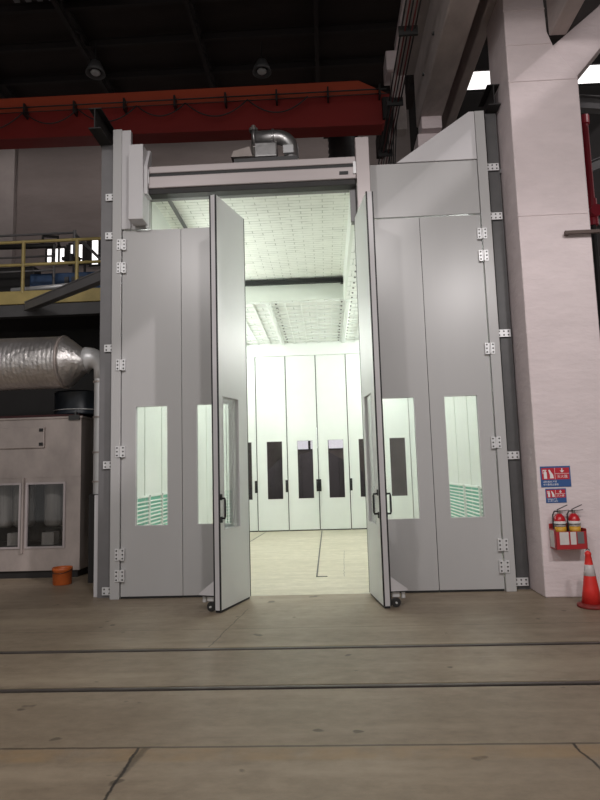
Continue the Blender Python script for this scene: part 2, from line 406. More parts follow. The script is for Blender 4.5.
# conductor bars
t = thing('conductor_rails', 'bundle of thin dark red conductor rails running under the crane girder', 'rails', (1.5, 9, 7.9))
for k in range(5):
    x = 1.30+k*.05; z = 7.95-.03*(k % 2)
    W(MB().tube([(x, 5.5, z), (x, 14.2, z)], .012, 6), 'conductor_bar', 'bar_red' if k in (1, 3) else 'bolt', t)
for k in range(5):
    W(MB().box(1.26, 1.54, 6.4+k*1.7, 6.44+k*1.7, 7.86, 8.0), 'hanger_clamp', 'bolt', t)
# loose cables dropping beside the girder
t = thing('hanging_cables', 'loose dark cables dropping behind the right end of the curtain housing', 'cables', (1.5, 11, 8))
for k in range(4):
    x = 1.5+k*.05
    W(MB().tube([(x, 11.5, 8.6), (x-.03, 11.5, 8.2), (x-.02-.02*k, 11.5, 7.6), (x-.06, 11.5, 7.1)], .012, 6), 'cable', 'bolt', t)

# ---------------------------------------------------------------- bridge crane
t = thing('bridge_crane', 'red overhead bridge crane spanning the hall above the booth', 'crane', (-4, 12.6, 9.1))
W(MB().prism([(-12, 9.42), (1.50, 9.22), (1.68, 9.38), (1.68, 9.93), (-12, 9.98)], 12.6, 12.95), 'box_girder', 'crane_red', t, bevel=.01)
W(MB().prism([(-12, 9.96), (1.60, 9.93), (1.0, 10.26), (-12, 10.33)], 12.56, 12.95), 'upper_plate', 'crane_orange', t, bevel=.01)
W(MB().prism([(-12, 9.38), (1.5, 9.18), (1.5, 9.22), (-12, 9.42)], 12.56, 12.99), 'bottom_flange', 'crane_red', t)
W(MB().tube([(-12, 12.42, 9.98), (1.6, 12.42, 9.93)], .016, 6), 'festoon_rail', 'bolt', t)
W(MB().tube([(-12, 12.42, 9.86), (1.6, 12.42, 9.82)], .010, 6), 'guard_wire', 'bolt', t)
for k in range(10):
    x = -8.9+k*1.15
    W(MB().box(x-.02, x+.02, 12.40, 12.6, 9.78, 10.05), 'rail_bracket', 'bolt', t)
xs = [-8.2, -6.6, -5.35, -4.0, -2.9, -1.5, -.15]
for a, b in zip(xs, xs[1:]):
    sag = .38*(b-a)/1.5
    W(MB().tube([(a+(b-a)*k/14, 12.40, 9.84-sag*4*(k/14)*(1-k/14)) for k in range(15)], .014, 6), 'festoon_cable', 'bolt', t)
W(MB().box(1.5, 1.72, 12.5, 14.3, 9.3, 9.8), 'end_carriage', 'near_black', t, bevel=.02)

# ---------------------------------------------------------------- steel columns beside the booth
def column(x0, x1, label, top, brz, side, stub):
    t = thing('steel_column', label, 'column', ((x0+x1)/2, 8.0, 0))
    xm = (x0+x1)/2
    c = MB(); c.box(x0, x1, 7.99, 8.005, 0, top); c.box(x0, x1, 8.14, 8.155, 0, top); c.box(xm-.006, xm+.006, 8.005, 8.14, 0, top)
    W(c, 'shaft', 'mid_steel' if side < 0 else 'dark_steel', t)
    for z in brz:
        a, b = (x1-.11, x1+.09) if side < 0 else (x0-.05, x0+.13)
        g = MB().box(a, b, 7.955, 7.975, z-.05, z+.05)
        for i in range(3):
            for j in (-.025, .025):
                g.cyl((a+.03+i*(b-a-.06)/2, 7.955, z+j), (a+.03+i*(b-a-.06)/2, 7.950, z+j), .011, n=8, mi=1)
        W(g, 'bracket_plate', ['zinc', 'bolt'], t)
    W(MB().ibeam(stub[0], stub[1], .17, .3, .015), 'outrigger_beam', 'near_black', t)
    return t
column(-3.085, -2.90, 'grey steel column standing left of the booth front', 6.32, (5.52, 4.95, 3.34, 1.74, .09), -1, ((-3.02, 7.55, 6.47), (-3.02, 8.3, 6.47)))
column(2.385, 2.535, 'dark steel column between the booth front and the white pillar', 6.5, (5.69, 4.98, 3.34, 1.71, .1), 1, ((2.47, 7.8, 6.66), (2.47, 8.3, 6.66)))
t = thing('guard_strip', 'thin pale grey upright strip beside the left steel column', 'strip', (-3.12, 8.1, 0))
W(MB().box(-3.16, -3.09, 8.05, 8.07, 0, 1.34).box(-3.16, -3.145, 8.07, 8.13, 0, 1.34), 'angle_strip', 'paint_face', t, bevel=.003)

# ---------------------------------------------------------------- the booth enclosure
XI0, XI1 = -2.95, 2.50
booth = thing('spray_booth', 'large pale grey industrial spray booth with a brightly lit inside', 'booth', (-.27, 12, 0))
W(MB().box(-2.875, X0-.005, D-.03, D+.12, 0, 6.48), 'jamb', 'paint', booth, bevel=.006)
W(MB().box(2.205, 2.335, D-.03, D+.12, 0, 6.47), 'jamb', 'paint', booth, bevel=.006)
W(MB().box(X0-.004, -2.62, D-.025, D+.05, 5.0, 6.46), 'side_cheek', 'paint_face', booth, bevel=.004)
W(MB().box(-2.62, -2.36, D+.01, D+.05, 5.0, 5.9), 'side_infill', 'paint', booth)
W(MB().box(.56, 2.20, D, D+.06, 5.0, 5.77), 'upper_panel', 'paint', booth, bevel=.004)
W(MB().prism([(1.10, 5.775), (2.20, 5.775), (2.20, 6.47), (2.13, 6.47)], D-.02, D+.05), 'gusset_panel', 'paint_face', booth, bevel=.004)
W(MB().box(-2.36, .56, D+.12, D+.2, 5.50, 5.75), 'lintel', 'inner', booth)
W(MB().box(.455, .62, D+.07, D+.15, 4.98, 5.52), 'lintel_post', 'mid_steel', booth)
# inside skin
W(MB().box(XI0-.06, XI0, 8.17, B+.1, 0, 5.62), 'side_wall', 'inner', booth)
W(MB().box(XI1, XI1+.06, 8.17, B+.1, 0, 5.62), 'side_wall', 'inner', booth)
W(MB().box(XI0-.06, X0, 8.12, 8.17, 0, 5.62), 'return_panel', 'inner', booth)
W(MB().box(2.205, 2.385, 8.06, 8.08, 0, 5.62).box(2.3, XI1+.06, 8.17, 8.2, 0, 5.62), 'return_panel', 'inner', booth)
W(MB().box(-2.36, .46, 8.0, 11.93, 5.5, 5.56), 'upper_filter_ceiling', 'pads', booth)
W(MB().box(-2.15, -2.10, 8.0, 11.93, 5.47, 5.5), 'ceiling_channel', 'mid_steel', booth)
lc = MB(); lc.box(XI0, 2.5, 11.93, B+.1, 5.05, 5.1); lc.box(.46, 2.5, 8.08, 11.93, 5.05, 5.1); lc.box(XI0, -2.36, 8.17, 11.93, 5.05, 5.1)
W(lc, 'lower_filter_ceiling', 'pads_low', booth)
W(MB().box(-2.42, .50, 11.93, 11.99, 5.10, 5.56).box(-2.36, .46, 11.91, 11.93, 5.05, 5.5), 'drop_panel', 'drop', booth)
W(MB().box(.455, .50, 8.0, 11.93, 5.03, 5.56), 'bay_side_panel', 'drop', booth)
W(MB().box(-2.42, -2.36, 8.0, 11.93, 5.03, 5.56), 'bay_side_panel', 'drop', booth)
W(MB().box(-2.3, .45, 11.80, 11.88, 5.38, 5.47), 'curtain_track', 'black', booth)
W(MB().box(.40, .455, 11.74, 11.86, 5.34, 5.45), 'track_stop', 'black', booth)
# grid frames on the low ceiling
g = MB()
xs = [-2.75+.33*i for i in range(16)]
for x in xs: g.box(x-.012, x+.012, 11.95, B, 5.03, 5.05)
for j in range(13): g.box(XI0, XI1, 11.98+j*.33, 12.004+j*.33, 5.034, 5.05)
W(g, 'ceiling_grid', 'inner', booth)
for x in (-2.1, -1.1, .55, 1.5):
    W(MB().box(x-.05, x+.05, 12.0, B-.05, 4.995, 5.05), 'ceiling_rib', 'inner', booth, bevel=.02)
sc0 = W(MB().cyl((.62, 8.3, 5.05), (.62, 8.3, 5.03), .02, n=8), 'screw', 'mid_steel', booth)
for (x, y) in [(.62, 8.3+j*.32) for j in range(1, 24)]+[(x, 12.1+j*.31) for j in range(13) for x in (-.95, .42)]:
    c = sc0.copy(); col.objects.link(c); c.parent = booth; c.location = (x-.62, y-8.3, 0)
W(MB().box(XI0, XI1, B-.02, B+.06, 4.70, 5.05), 'back_lintel', 'inner', booth)
W(MB().box(XI0, -2.70, B-.02, B+.06, 0, 4.70), 'back_jamb', 'inner', booth)
W(MB().box(2.24, XI1, B-.02, B+.06, 0, 4.70), 'back_jamb', 'inner', booth)
W(MB().box(XI0-.06, XI1+.06, 8.0, B+.1, 5.62, 5.68), 'roof_deck', 'mid_steel', booth)
# wall seams
sm = MB()
for k in range(8):
    y = 8.6+k*1.0
    sm.box(XI0, XI0+.008, y, y+.012, 0, 5.05); sm.box(XI1-.008, XI1, y, y+.012, 0, 5.05)
W(sm, 'wall_seams', 'drop', booth)
# strip lights high on the side walls
for y in (8.6, 10.45, 12.3, 14.15):
    for s_, x in ((1, XI0), (-1, XI1)):
        fx = W(MB().prism([(x, 4.28), (x+s_*.08, 4.28), (x+s_*.34, 4.9), (x+s_*.34, 4.98), (x, 4.98)], y, y+1.5, plane='xz'), 'strip_light', 'inner', booth)
        W(MB().prism([(x+s_*.09, 4.27), (x+s_*.36, 4.9), (x+s_*.345, 4.905), (x+s_*.08, 4.285)], y+.05, y+1.45, plane='xz'), 'tube_diffuser', 'tube', fx)
# green exhaust louvers low on both walls
def louver(x, s_, y0, y1, z0, z1, label):
    t = thing('exhaust_louver', label, 'louver', (x, (y0+y1)/2, z0), group='green exhaust louvers')
    fr = MB(); xa, xb = (x, x+s_*.03) if s_ > 0 else (x+s_*.03, x)
    for (a, b, c, d) in ((y0, y1, z0-.03, z0), (y0, y1, z1, z1+.03), (y0-.02, y0, z0, z1), (y1, y1+.02, z0, z1)): fr.box(xa, xb, a, b, c, d)
    W(fr, 'louver_frame', 'inner', t)
    W(MB().box(min(x+s_*.001, x+s_*.004), max(x+s_*.001, x+s_*.004), y0, y1, z0, z1), 'backing', 'green', t)
    sl = MB(); n = int((z1-z0)/.062)
    for i in range(n):
        z = z0+.02+i*.062; sl.prism([(x+s_*.006, z+.012), (x+s_*.026, z), (x+s_*.026, z+.010), (x+s_*.006, z+.022)], y0, y1, plane='xz')
    W(sl, 'slats', 'inner', t)
for k, (a, b) in enumerate(((8.5, 9.08), (9.15, 9.77), (9.84, 10.52), (10.6, 11.3))):
    louver(XI0, 1, a, b, .45, 1.23, ['green slatted exhaust louver on the left booth wall, nearest the front', 'second green slatted exhaust louver on the left booth wall', 'third green slatted exhaust louver on the left booth wall', 'fourth green slatted exhaust louver on the left booth wall'][k])
for k, (a, b) in enumerate(((9.0, 9.97), (10.05, 11.06), (11.16, 12.5), (12.62, 13.9))):
    louver(XI1, -1, a, b, .45, 1.22, ['green slatted exhaust louver on the right booth wall, nearest the front', 'second green slatted exhaust louver on the right booth wall', 'third green slatted exhaust louver on the right booth wall', 'fourth green slatted exhaust louver on the right booth wall'][k])

# ---------------------------------------------------------------- folding door leaves
TH = .065
def handle(parent, x, yface, s_, z=1.18, L=.23):
    y = yface
    pts = [(x, y, z-L/2), (x, y+s_*.05, z-L/2), (x, y+s_*.055, z-L/2+.02), (x, y+s_*.055, z+L/2-.02), (x, y+s_*.05, z+L/2), (x, y, z+L/2)]
    h = MB().tube(pts, .012, 8); h.box(x-.02, x+.02, min(y, y+s_*.01), max(y, y+s_*.01), z-L/2-.05, z-L/2+.02); h.box(x-.02, x+.02, min(y, y+s_*.01), max(y, y+s_*.01), z+L/2-.02, z+L/2+.05)
    return h.build('handle', 'black', parent)
def hinge(parent, x, z):
    h = MB(); h.box(x-.062, x-.012, -.045, 0, z-.075, z+.075); h.box(x+.012, x+.062, -.045, 0, z-.075, z+.075)
    h.cyl((x, -.042, z-.07), (x, -.042, z+.07), .013, n=10)
    for sx in (-.04, .04):
        for dz in (-.05, 0, .05): h.cyl((x+sx, -.045, z+dz), (x+sx, -.05, z+dz), .011, n=8, mi=1)
    return h.build('hinge', ['zinc', 'bolt'], parent)
def leaf(label, loc, rz, w=PW, win=(.192, .632), hgt=H, wz=(.925, 2.515), z0=.03, hinge_x=None, hz=(), handles=(), foot=0, gasket=False, mats=('paint',), glass='glass', group=None, gap=.004, TH=.065, py=None):
    py = TH/2 if py is None else py
    t = thing('folding_door_leaf', label, 'door', loc, rz, group)
    a, b = win; c, d = wz
    m_ = MB(); x0, x1 = gap, w-gap
    if gasket: x0 += .012; x1 -= .012
    m_.box(x0, a, 0, TH, z0, hgt); m_.box(b, x1, 0, TH, z0, hgt); m_.box(a, b, 0, TH, z0, c); m_.box(a, b, 0, TH, d, hgt)
    m_.build('panel', mats[0], t)
    fr = MB(); e = .007
    for y0, y1 in ((-.004, .012), (TH-.012, TH+.004)):
        fr.box(a, a+e, y0, y1, c, d); fr.box(b-e, b, y0, y1, c, d); fr.box(a+e, b-e, y0, y1, c, c+e); fr.box(a+e, b-e, y0, y1, d-e, d)
    fr.build('window_frame', 'paint_face', t)
    MB().box(a, b, py-.003, py+.003, c, d).build('window_pane', glass, t)
    if gasket:
        MB().box(gap, gap+.012, -.004, .012, z0, hgt).box(gap, gap+.012, TH-.012, TH+.004, z0, hgt).build('gasket', 'black', t)
        MB().box(x1, x1+.014, -.004, .014, z0, hgt).box(x1, x1+.014, TH-.014, TH+.004, z0, hgt).build('gasket', 'black', t)
        MB().box(x1, x1+.012, .014, TH-.014, z0, hgt).build('edge_strip', 'paint_face', t)
    else:
        MB().box(0, gap, .01, TH-.01, z0, hgt).build('gasket', 'black', t)
    MB().box(x0, x1, .01, TH-.01, .004, z0).build('bottom_seal', 'black', t)
    for z in hz: hinge(t, hinge_x, z)
    for (x, yf, s_) in handles: handle(t, x, yf, s_)
    if foot:
        y = 0 if foot < 0 else TH
        pl = MB().prism([(y, .19), (y, .36), (y+foot*.2, .21), (y+foot*.2, .19)], w-.13, w-.01, plane='yz').build('caster_bracket', 'paint_face', t)
        MB().box(w-.13, w-.01, min(y, y+foot*.2), max(y, y+foot*.2), .176, .19).build('bracket_plate', 'black', pl)
        cs = MB().box(w-.10, w-.04, min(y+foot*.03, y+foot*.11), max(y+foot*.03, y+foot*.11), .12, .178)
        cs.cyl((w-.105, y+foot*.07, .055), (w-.03, y+foot*.07, .055), .012, n=10)
        cs.build('caster_fork', 'zinc', t)
        MB().cyl((w-.09, y+foot*.07, .056), (w-.05, y+foot*.07, .056), .055, n=24).build('caster_wheel', 'bolt', t, bevel=.006)
        MB().box(w-.09, w-.05, min(y+foot*.14, y+foot*.18), max(y+foot*.14, y+foot*.18), .10, .178).build('brake_lever', 'zinc', t, bevel=.006)
    return t
g_ = None
leaf('closed grey door leaf hinged to the left jamb, with a tall window', (X0, D, 0), 0, hinge_x=0, hz=(4.77, 4.44, 3.08, 1.91, .57, .30))
leaf('closed grey door leaf with window, half hidden behind the left open leaf', (X0+PW, D, 0), 0)
leaf('open grey door leaf swung out on the left of the entrance', (-1.10, 7.791, 0), R(-107.8), w=.81, win=(.27, .70), hgt=5.02, handles=((.77, .085, 1),), foot=-1, gasket=True, TH=.085, py=.062, mats=('paint_light',))
leaf('open grey door leaf swung out on the right of the entrance', (.487, 7.855, 0), R(-82.4), w=.81, win=(.17, .60), hgt=4.99, handles=((.74, 0, -1), (.77, .085, 1)), foot=1, gasket=True, TH=.085, py=.02, mats=('paint_light',))
leaf('closed grey door leaf with window, just right of the right open leaf', (X0+4*PW, D, 0), 0)
leaf('closed grey door leaf hinged to the right jamb, with a tall window', (X0+5*PW, D, 0), 0, hinge_x=PW, hz=(4.70, 4.39, 3.12, 1.88, .58, .31))
# leaves at the far end
labs = ['first back door leaf from the left wall, dark window', 'second back door leaf from the left wall, dark window', 'back door leaf just left of the middle seam, dark window', 'back door leaf just right of the middle seam, dark window', 'second back door leaf from the right wall, dark window', 'back door leaf nearest the right wall, dark window']
first = None
for i in range(6):
    loc = (-2.697+.8216*i, B, 0)
    if first is None:
        first = leaf(labs[0], loc, 0, w=.8216, hgt=4.694, wz=(.84, 2.38), win=(.27, .69), gasket=False, mats=('inner',), glass='glass_dark', group='back door leaves of the booth', gap=.011)
        MB().box(-.006, .011, -.006, .02, .02, 4.694).build('gasket', 'black', first)
        x = .785
        h = MB().tube([(x, 0, 1.08), (x, -.05, 1.10), (x, -.05, 1.26), (x, 0, 1.28)], .018, 8); h.box(x-.03, x+.03, -.015, 0, 1.02, 1.34); hb = h.build('handle', 'black', first)
    else:
        c = copy_tree(first); c.location = loc; c['label'] = labs[i]
        if i >= 3:
            for ch in c.children:
                if ch.name.startswith('handle'): ch.location.x = -.75

# ---------------------------------------------------------------- roller curtain housing over the left of the entrance
t = thing('roller_curtain', 'pale aluminium roller curtain housing above the entrance with two end towers', 'shutter', (-1, 7.8, 5))
W(MB().box(-2.57, -2.37, 7.62, 7.86, 5.03, 6.10), 'end_tower', 'paint_face', t, bevel=.006)
W(MB().prism([(7.66, 5.40), (7.86, 5.40), (7.86, 6.1), (7.80, 6.1), (7.66, 5.80)], -2.37, -2.32, plane='yz'), 'end_cheek', 'paint_face', t, bevel=.004)
W(MB().box(.53, .71, 7.66, 7.86, 4.93, 6.06), 'end_tower', 'header', t, bevel=.006)
W(MB().box(-2.32, .53, 7.72, 7.86, 5.72, 5.82), 'top_rail', 'header', t, bevel=.01)
W(MB().box(-2.32, .53, 7.74, 7.86, 5.67, 5.72), 'slot', 'black', t)
W(MB().box(-2.32, .53, 7.71, 7.86, 5.50, 5.67), 'bottom_rail', 'header', t, bevel=.012)
W(MB().box(-2.40, .52, 7.73, 7.88, 5.42, 5.50), 'seal_strip', 'near_black', t, bevel=.01)
W(MB().box(-2.37, .44, 7.90, 7.98, 5.43, 5.50), 'guide_channel', 'mid_steel', t)
W(MB().box(.30, .42, 7.695, 7.71, 5.56, 5.60), 'latch', 'black', t)
W(MB().box(.49, .545, 7.69, 7.72, 5.56, 5.73), 'end_bracket', 'zinc', t)
W(MB().box(-2.36, -2.31, 7.69, 7.72, 5.56, 5.76), 'end_bracket', 'zinc', t)
W(MB().box(.44, .52, 7.84, 7.88, 4.95, 5.50), 'guide_rail', 'mid_steel', t)
W(MB().box(-2.40, -2.36, 7.84, 7.88, 5.0, 5.50), 'guide_rail', 'zinc', t)
t2 = t
# silver duct elbow and fan gear on the booth roof
t = thing('duct_elbow', 'shiny silver duct elbow with clamps on the booth roof', 'duct', (-.8, 9, 5.68))
arc = [(-1.02, 9, 6.90), (-.62, 9, 6.90)] + [(-.62+.22*math.sin(a), 9, 6.68+.22*math.cos(a)) for a in [R(d) for d in range(10, 91, 10)]] + [(-.40, 9, 6.0), (-.40, 9, 5.68)]
W(MB().tube(arc, .115, 24), 'elbow_pipe', 'silver', t)
W(MB().tube([(x, y, z) for x, y, z in [(-1.0, 9, 6.9), (-.97, 9, 6.9)]], .15, 24), 'flange', 'silver', t)
W(MB().tube([(-.70, 9, 6.9), (-.67, 9, 6.9)], .135, 24), 'flange', 'silver', t)
W(MB().box(-.98, -.62, 8.86, 9.14, 6.52, 6.76), 'fan_box', 'silver', t, bevel=.02)
W(MB().box(-.52, -.36, 8.84, 8.87, 6.55, 6.68), 'damper_plate', 'zinc', t)
W(MB().cyl((-1.0, 9, 5.68), (-1.0, 9, 7.12), .035, n=12).cyl((-1.0, 9, 7.02), (-1.0, 9, 7.07), .07, n=12), 'valve_stem', 'brass', t)
W(MB().prism([(-1.34, 6.50), (-1.30, 6.60), (-1.05, 6.66), (-1.0, 6.50)], 8.8, 9.2), 'hood_plate', 'stainless', t)
W(MB().box(-1.3, -.3, 8.85, 9.15, 5.68, 6.50), 'support_stand', 'dark_steel', t)
t = thing('ribbed_duct', 'dark ribbed flexible duct rising from the booth roof behind the right tower', 'duct', (.65, 14.5, 5.68))
prof = [(.31 if i % 2 else .35, i*.08) for i in range(0, 59)]
W(MB().lathe(prof, (.65, 14.5, 5.68), 28), 'ribbed_hose', 'dark_steel', t)
W(MB().box(.2, 1.1, 14.05, 14.95, 10.3, 10.32), 'top_flange', 'near_black', t)

# ---------------------------------------------------------------- platform with railing on the left
t = thing('steel_platform', 'raised steel platform with yellow edge beam and yellow railing, left of the booth', 'platform', (-6, 11, 0))
W(MB().box(-9, -3.3, 10.2, 10.26, 4.70, 4.94), 'edge_beam', 'yellow', t, bevel=.008)
W(MB().box(-9, -3.3, 10.26, 13, 4.80, 4.86), 'deck', 'near_black', t)
W(MB().box(-9, -3.3, 10.24, 10.4, 4.48, 4.70), 'support_beam', 'dark_steel', t, bevel=.005)
for z in (5.86, 5.43): W(MB().tube([(-9, 10.22, z), (-3.3, 10.22, z)], .028, 10), 'guard_rail', 'yellow', t)
for x in (-6.36, -5.37, -4.38): W(MB().cyl((x, 10.22, 4.9), (x, 10.22, 5.86), .032, n=10), 'railing_post', 'yellow', t)
for x in (-8.8, -3.45): W(MB().ibeam((x, 12.6, 0), (x, 12.6, 4.8), .15, .15), 'support_column', 'near_black', t)
for x in (-8.8,): W(MB().ibeam((x, 10.35, 0), (x, 10.35, 4.48), .15, .15), 'support_column', 'near_black', t)
W(MB().box(-3.5, -3.35, 10.27, 10.4, 0, 4.48), 'support_column', 'near_black', t)
t = thing('raking_beam', 'dark grey diagonal beam from the left column down to the platform edge', 'beam', (-4, 9, 4.7))
W(MB().ibeam((-5.22, 10.12, 4.62), (-3.05, 8.12, 4.44), .12, .16, .02).bar((-5.22, 10.12, 4.62), (-3.05, 8.12, 4.44), .10, .13), 'beam', 'mid_steel', t)
# grey rear railing
t = thing('grey_railing', 'thin grey pipe railing with a sloping stay at the back of the platform', 'railing', (-5, 11.5, 4.86))
for z in (6.5,): W(MB().tube([(-9, 11.4, z), (-4.92, 11.4, z)], .024, 8), 'guard_rail', 'mid_steel', t)
W(MB().cyl((-4.94, 11.4, 4.86), (-4.94, 11.4, 6.55), .035, n=8), 'railing_post', 'mid_steel', t)
W(MB().cyl((-7.6, 11.4, 4.86), (-7.6, 11.4, 6.5), .03, n=8), 'railing_post', 'mid_steel', t)
W(MB().tube([(-4.92, 11.4, 6.45), (-3.95, 11.4, 5.45)], .03, 8), 'stay', 'mid_steel', t)
# small grey guard frame
t = thing('pipe_barrier', 'small grey pipe guard frame behind the yellow railing', 'frame', (-5.6, 10.7, 4.86))
for z in (5.78, 5.5): W(MB().tube([(-7, 10.75, z), (-5.05, 10.75, z)], .02, 8), 'guard_rail', 'mid_steel', t)
W(MB().tube([(-5.05, 10.75, 4.86), (-5.05, 10.75, 6.0)], .025, 8), 'frame_post', 'mid_steel', t)
t = thing('blue_machine', 'low dark blue machine lying behind the yellow railing', 'machine', (-5, 11, 4.86))
W(MB().box(-5.6, -3.7, 10.9, 11.3, 5.0, 5.50), 'machine_body', 'blue', t, bevel=.03)
for k in range(6): W(MB().box(-4.9+k*.14, -4.82+k*.14, 10.87, 10.9, 5.20, 5.40), 'cooling_fin', 'dark_steel', t)
W(MB().box(-5.6, -3.7, 10.95, 11.25, 4.86, 5.0), 'skid', 'near_black', t)
t = thing('pale_pipe', 'pale horizontal pipe lying along the platform behind the yellow railing', 'pipe', (-5, 10.5, 4.95))
W(MB().tube([(-5.75, 10.55, 5.07), (-4.4, 10.55, 5.13)], .045, 12), 'pipe', 'zinc', t)
W(MB().box(-5.7, -5.6, 10.5, 10.6, 4.86, 5.02).box(-4.6, -4.5, 10.5, 10.6, 4.86, 5.08), 'pipe_cradle', 'bolt', t)
t = thing('valve_pipework', 'black valve and pipework standing on the platform before the bright windows', 'pipework', (-5.3, 11, 4.86))
W(MB().tube([(-7, 11.1, 6.15), (-5.6, 11.1, 6.13), (-5.2, 11.1, 6.13)], .05, 10), 'main_pipe', 'near_black', t)
W(MB().tube([(-5.45, 11.1, 6.13), (-5.45, 11.1, 6.33), (-5.15, 11.1, 6.30), (-5.12, 11.1, 6.1)], .03, 8), 'bent_pipe', 'near_black', t)
W(MB().cyl((-5.05, 11.1, 5.85), (-4.7, 11.1, 5.83), .04, n=10).cyl((-4.88, 11.1, 5.75), (-4.88, 11.1, 5.93), .06, n=10), 'valve', 'near_black', t)
W(MB().tube([(-4.7, 11.1, 5.83), (-4.6, 11.1, 5.83), (-4.6, 11.1, 4.86)], .025, 8), 'down_pipe', 'near_black', t)
W(MB().box(-7.2, -5.55, 11.0, 11.3, 4.86, 5.7), 'pump_casing', 'near_black', t, bevel=.04)
t = thing('pipe_rack', 'dark rack of round pipe ends at the far left of the platform', 'rack', (-6, 11.8, 4.86))
W(MB().box(-7.5, -3.6, 11.7, 11.9, 4.86, 5.62), 'rack_frame', 'near_black', t)
for k in range(22): W(MB().cyl((-7.4+k*.17, 11.65, 5.68), (-7.4+k*.17, 11.95, 5.68), .07, n=10), 'pipe', 'near_black', t)

# ---------------------------------------------------------------- insulated duct, thin pipe and drum
t = thing('silver_duct', 'wide silver quilted duct tapering to an elbow above the steel cabinet', 'duct', (-4.5, 9.2, 3.4))
cz = 3.41
prof = []
n = 26
for i in range(n):
    z = i*(1.80/n); prof += [(.411, z), (.414, z+.02), (.414, z+.045), (.411, z+.0655)]
W(MB().lathe(prof, (-5.90, 9.2, cz), 40, axis='x'), 'insulated_body', 'foil', t)
W(MB().lathe([(.42, 0), (.425, .02), (.42, .04)], (-4.12, 9.2, cz), 40, axis='x'), 'joint_band', 'stainless', t)
W(MB().lathe([(.41, 0), (.40, .05), (.19, .30), (.185, .34)], (-4.09, 9.2, cz), 10, axis='x'), 'reducer', 'foil', t)
W(MB().tube([(-3.78, 9.2, cz+.04)] + [(-3.72+.17*math.sin(a), 9.2, cz-.13+.17*math.cos(a)) for a in [R(d) for d in range(0, 91, 15)]] + [(-3.55, 9.2, 3.12)], [.19, .185, .18, .17, .15, .13, .11, .09, .085], 20), 'elbow', 'zinc', t)
W(MB().cyl((-3.55, 9.2, 1.32), (-3.55, 9.2, 3.12), .08, n=18), 'down_pipe', 'zinc', t)
for z in (3.06, 2.5, 1.95, 1.5): W(MB().cyl((-3.55, 9.2, z), (-3.55, 9.2, z+.025), .10, n=18), 'pipe_clamp', 'stainless', t)
W(MB().box(-3.66, -3.44, 9.1, 9.3, 0, 1.32), 'pipe_stand', 'near_black', t)
t = thing('drum', 'dark blue drum standing on top of the steel cabinet', 'drum', (-4.05, 9.95, 2.62))
W(MB().lathe([(.42, 0), (.43, .02), (.42, .04), (.42, .36), (.43, .38), (.41, .40), (.40, .39)], (-4.25, 10.15, 2.64), 36), 'drum_shell', 'darkblue', t)
W(MB().tube([(-4.25+.43*math.cos(a), 10.15+.43*math.sin(a), 2.72) for a in [R(d) for d in range(200, 341, 10)]], .008, 6), 'hoop', 'zinc', t)

# ---------------------------------------------------------------- stainless cabinet
t = thing('steel_cabinet', 'large stained stainless steel filter cabinet with two dark windows, left', 'cabinet', (-5, 10, 0))
ya = 9.6
c = MB()
c.box(-6.6, -4.0, ya, ya+.04, 1.62, 2.55); c.box(-6.6, -4.0, ya, ya+.04, .12, .47)
c.box(-4.97, -4.90, ya, ya+.04, .47, 1.62); c.box(-4.24, -4.0, ya, ya+.04, .47, 1.62); c.box(-6.6, -5.78, ya, ya+.04, .47, 1.62)
c.box(-4.90, -4.24, ya, ya+.04, 1.52, 1.62); c.box(-5.78, -4.97, ya, ya+.04, 1.52, 1.62)
c.box(-4.04, -4.0, ya+.04, 11.2, .12, 2.55); c.box(-6.6, -6.56, ya+.04, 11.2, .12, 2.55); c.box(-6.6, -4.0, 11.16, 11.2, .12, 2.55)
W(c, 'body', 'stainless', t)
W(MB().box(-6.62, -3.98, ya-.02, 11.22, 2.55, 2.585), 'top_sheet', 'stainless', t, bevel=.006)
W(MB().box(-6.6, -4.0, ya-.008, ya, 1.60, 1.615), 'seam_strip', 'stainless', t)
W(MB().box(-6.55, -4.05, ya+.05, 11.1, 0, .12), 'plinth', 'near_black', t)
h = W(MB().box(-5.5, -4.60, ya-.035, ya, 2.08, 2.42), 'inspection_hatch', 'stainless', t, bevel=.006)
for z in (2.14, 2.37): W(MB().box(-4.68, -4.62, ya-.06, ya-.035, z-.025, z+.025), 'latch', 'black', h, bevel=.005)
for (a, b) in ((-4.90, -4.24), (-5.78, -4.97)):
    fr = MB(); e = .035
    fr.box(a, a+e, ya-.02, ya+.02, .47, 1.52); fr.box(b-e, b, ya-.02, ya+.02, .47, 1.52); fr.box(a+e, b-e, ya-.02, ya+.02, .47, .5); fr.box(a+e, b-e, ya-.02, ya+.02, 1.49, 1.52)
    o = W(fr, 'window_frame', 'header', t)
    W(MB().box(a+e, b-e, ya+.02, ya+.026, .5, 1.49), 'window_pane', 'glass', o)
W(MB().box(-4.95, -4.92, ya-.05, ya, .40, 1.60), 'lock_bar', 'stainless', t, bevel=.004)
W(MB().box(-6.55, -4.05, 10.5, 10.52, .12, 2.5), 'inner_partition', 'near_black', t)
for x in (-5.5, -5.15, -4.62, ): W(MB().lathe([(.12, 0), (.17, .05), (.17, .8), (.15, .85)], (x, 10.05, .78), 24), 'filter_cartridge', 'gauze', t)
for x in (-5.2, -4.62): W(MB().box(x-.1, x+.1, 9.8, 10.0, .50, .70), 'filter_tray', 'gauze', t)
W(MB().box(-6.5, -4.05, 9.7, 10.45, .44, .5), 'inner_shelf', 'near_black', t)
W(MB().cyl((-4.12, ya+.05, 2.585), (-4.12, ya+.05, 2.66), .03, n=10).box(-4.2, -4.02, ya-.04, ya+.06, 2.52, 2.6), 'top_clasp', 'bolt', t)
t = thing('red_cover', 'dark maroon cover sheet lying on top of the steel cabinet', 'cover', (-5, 10, 2.6))
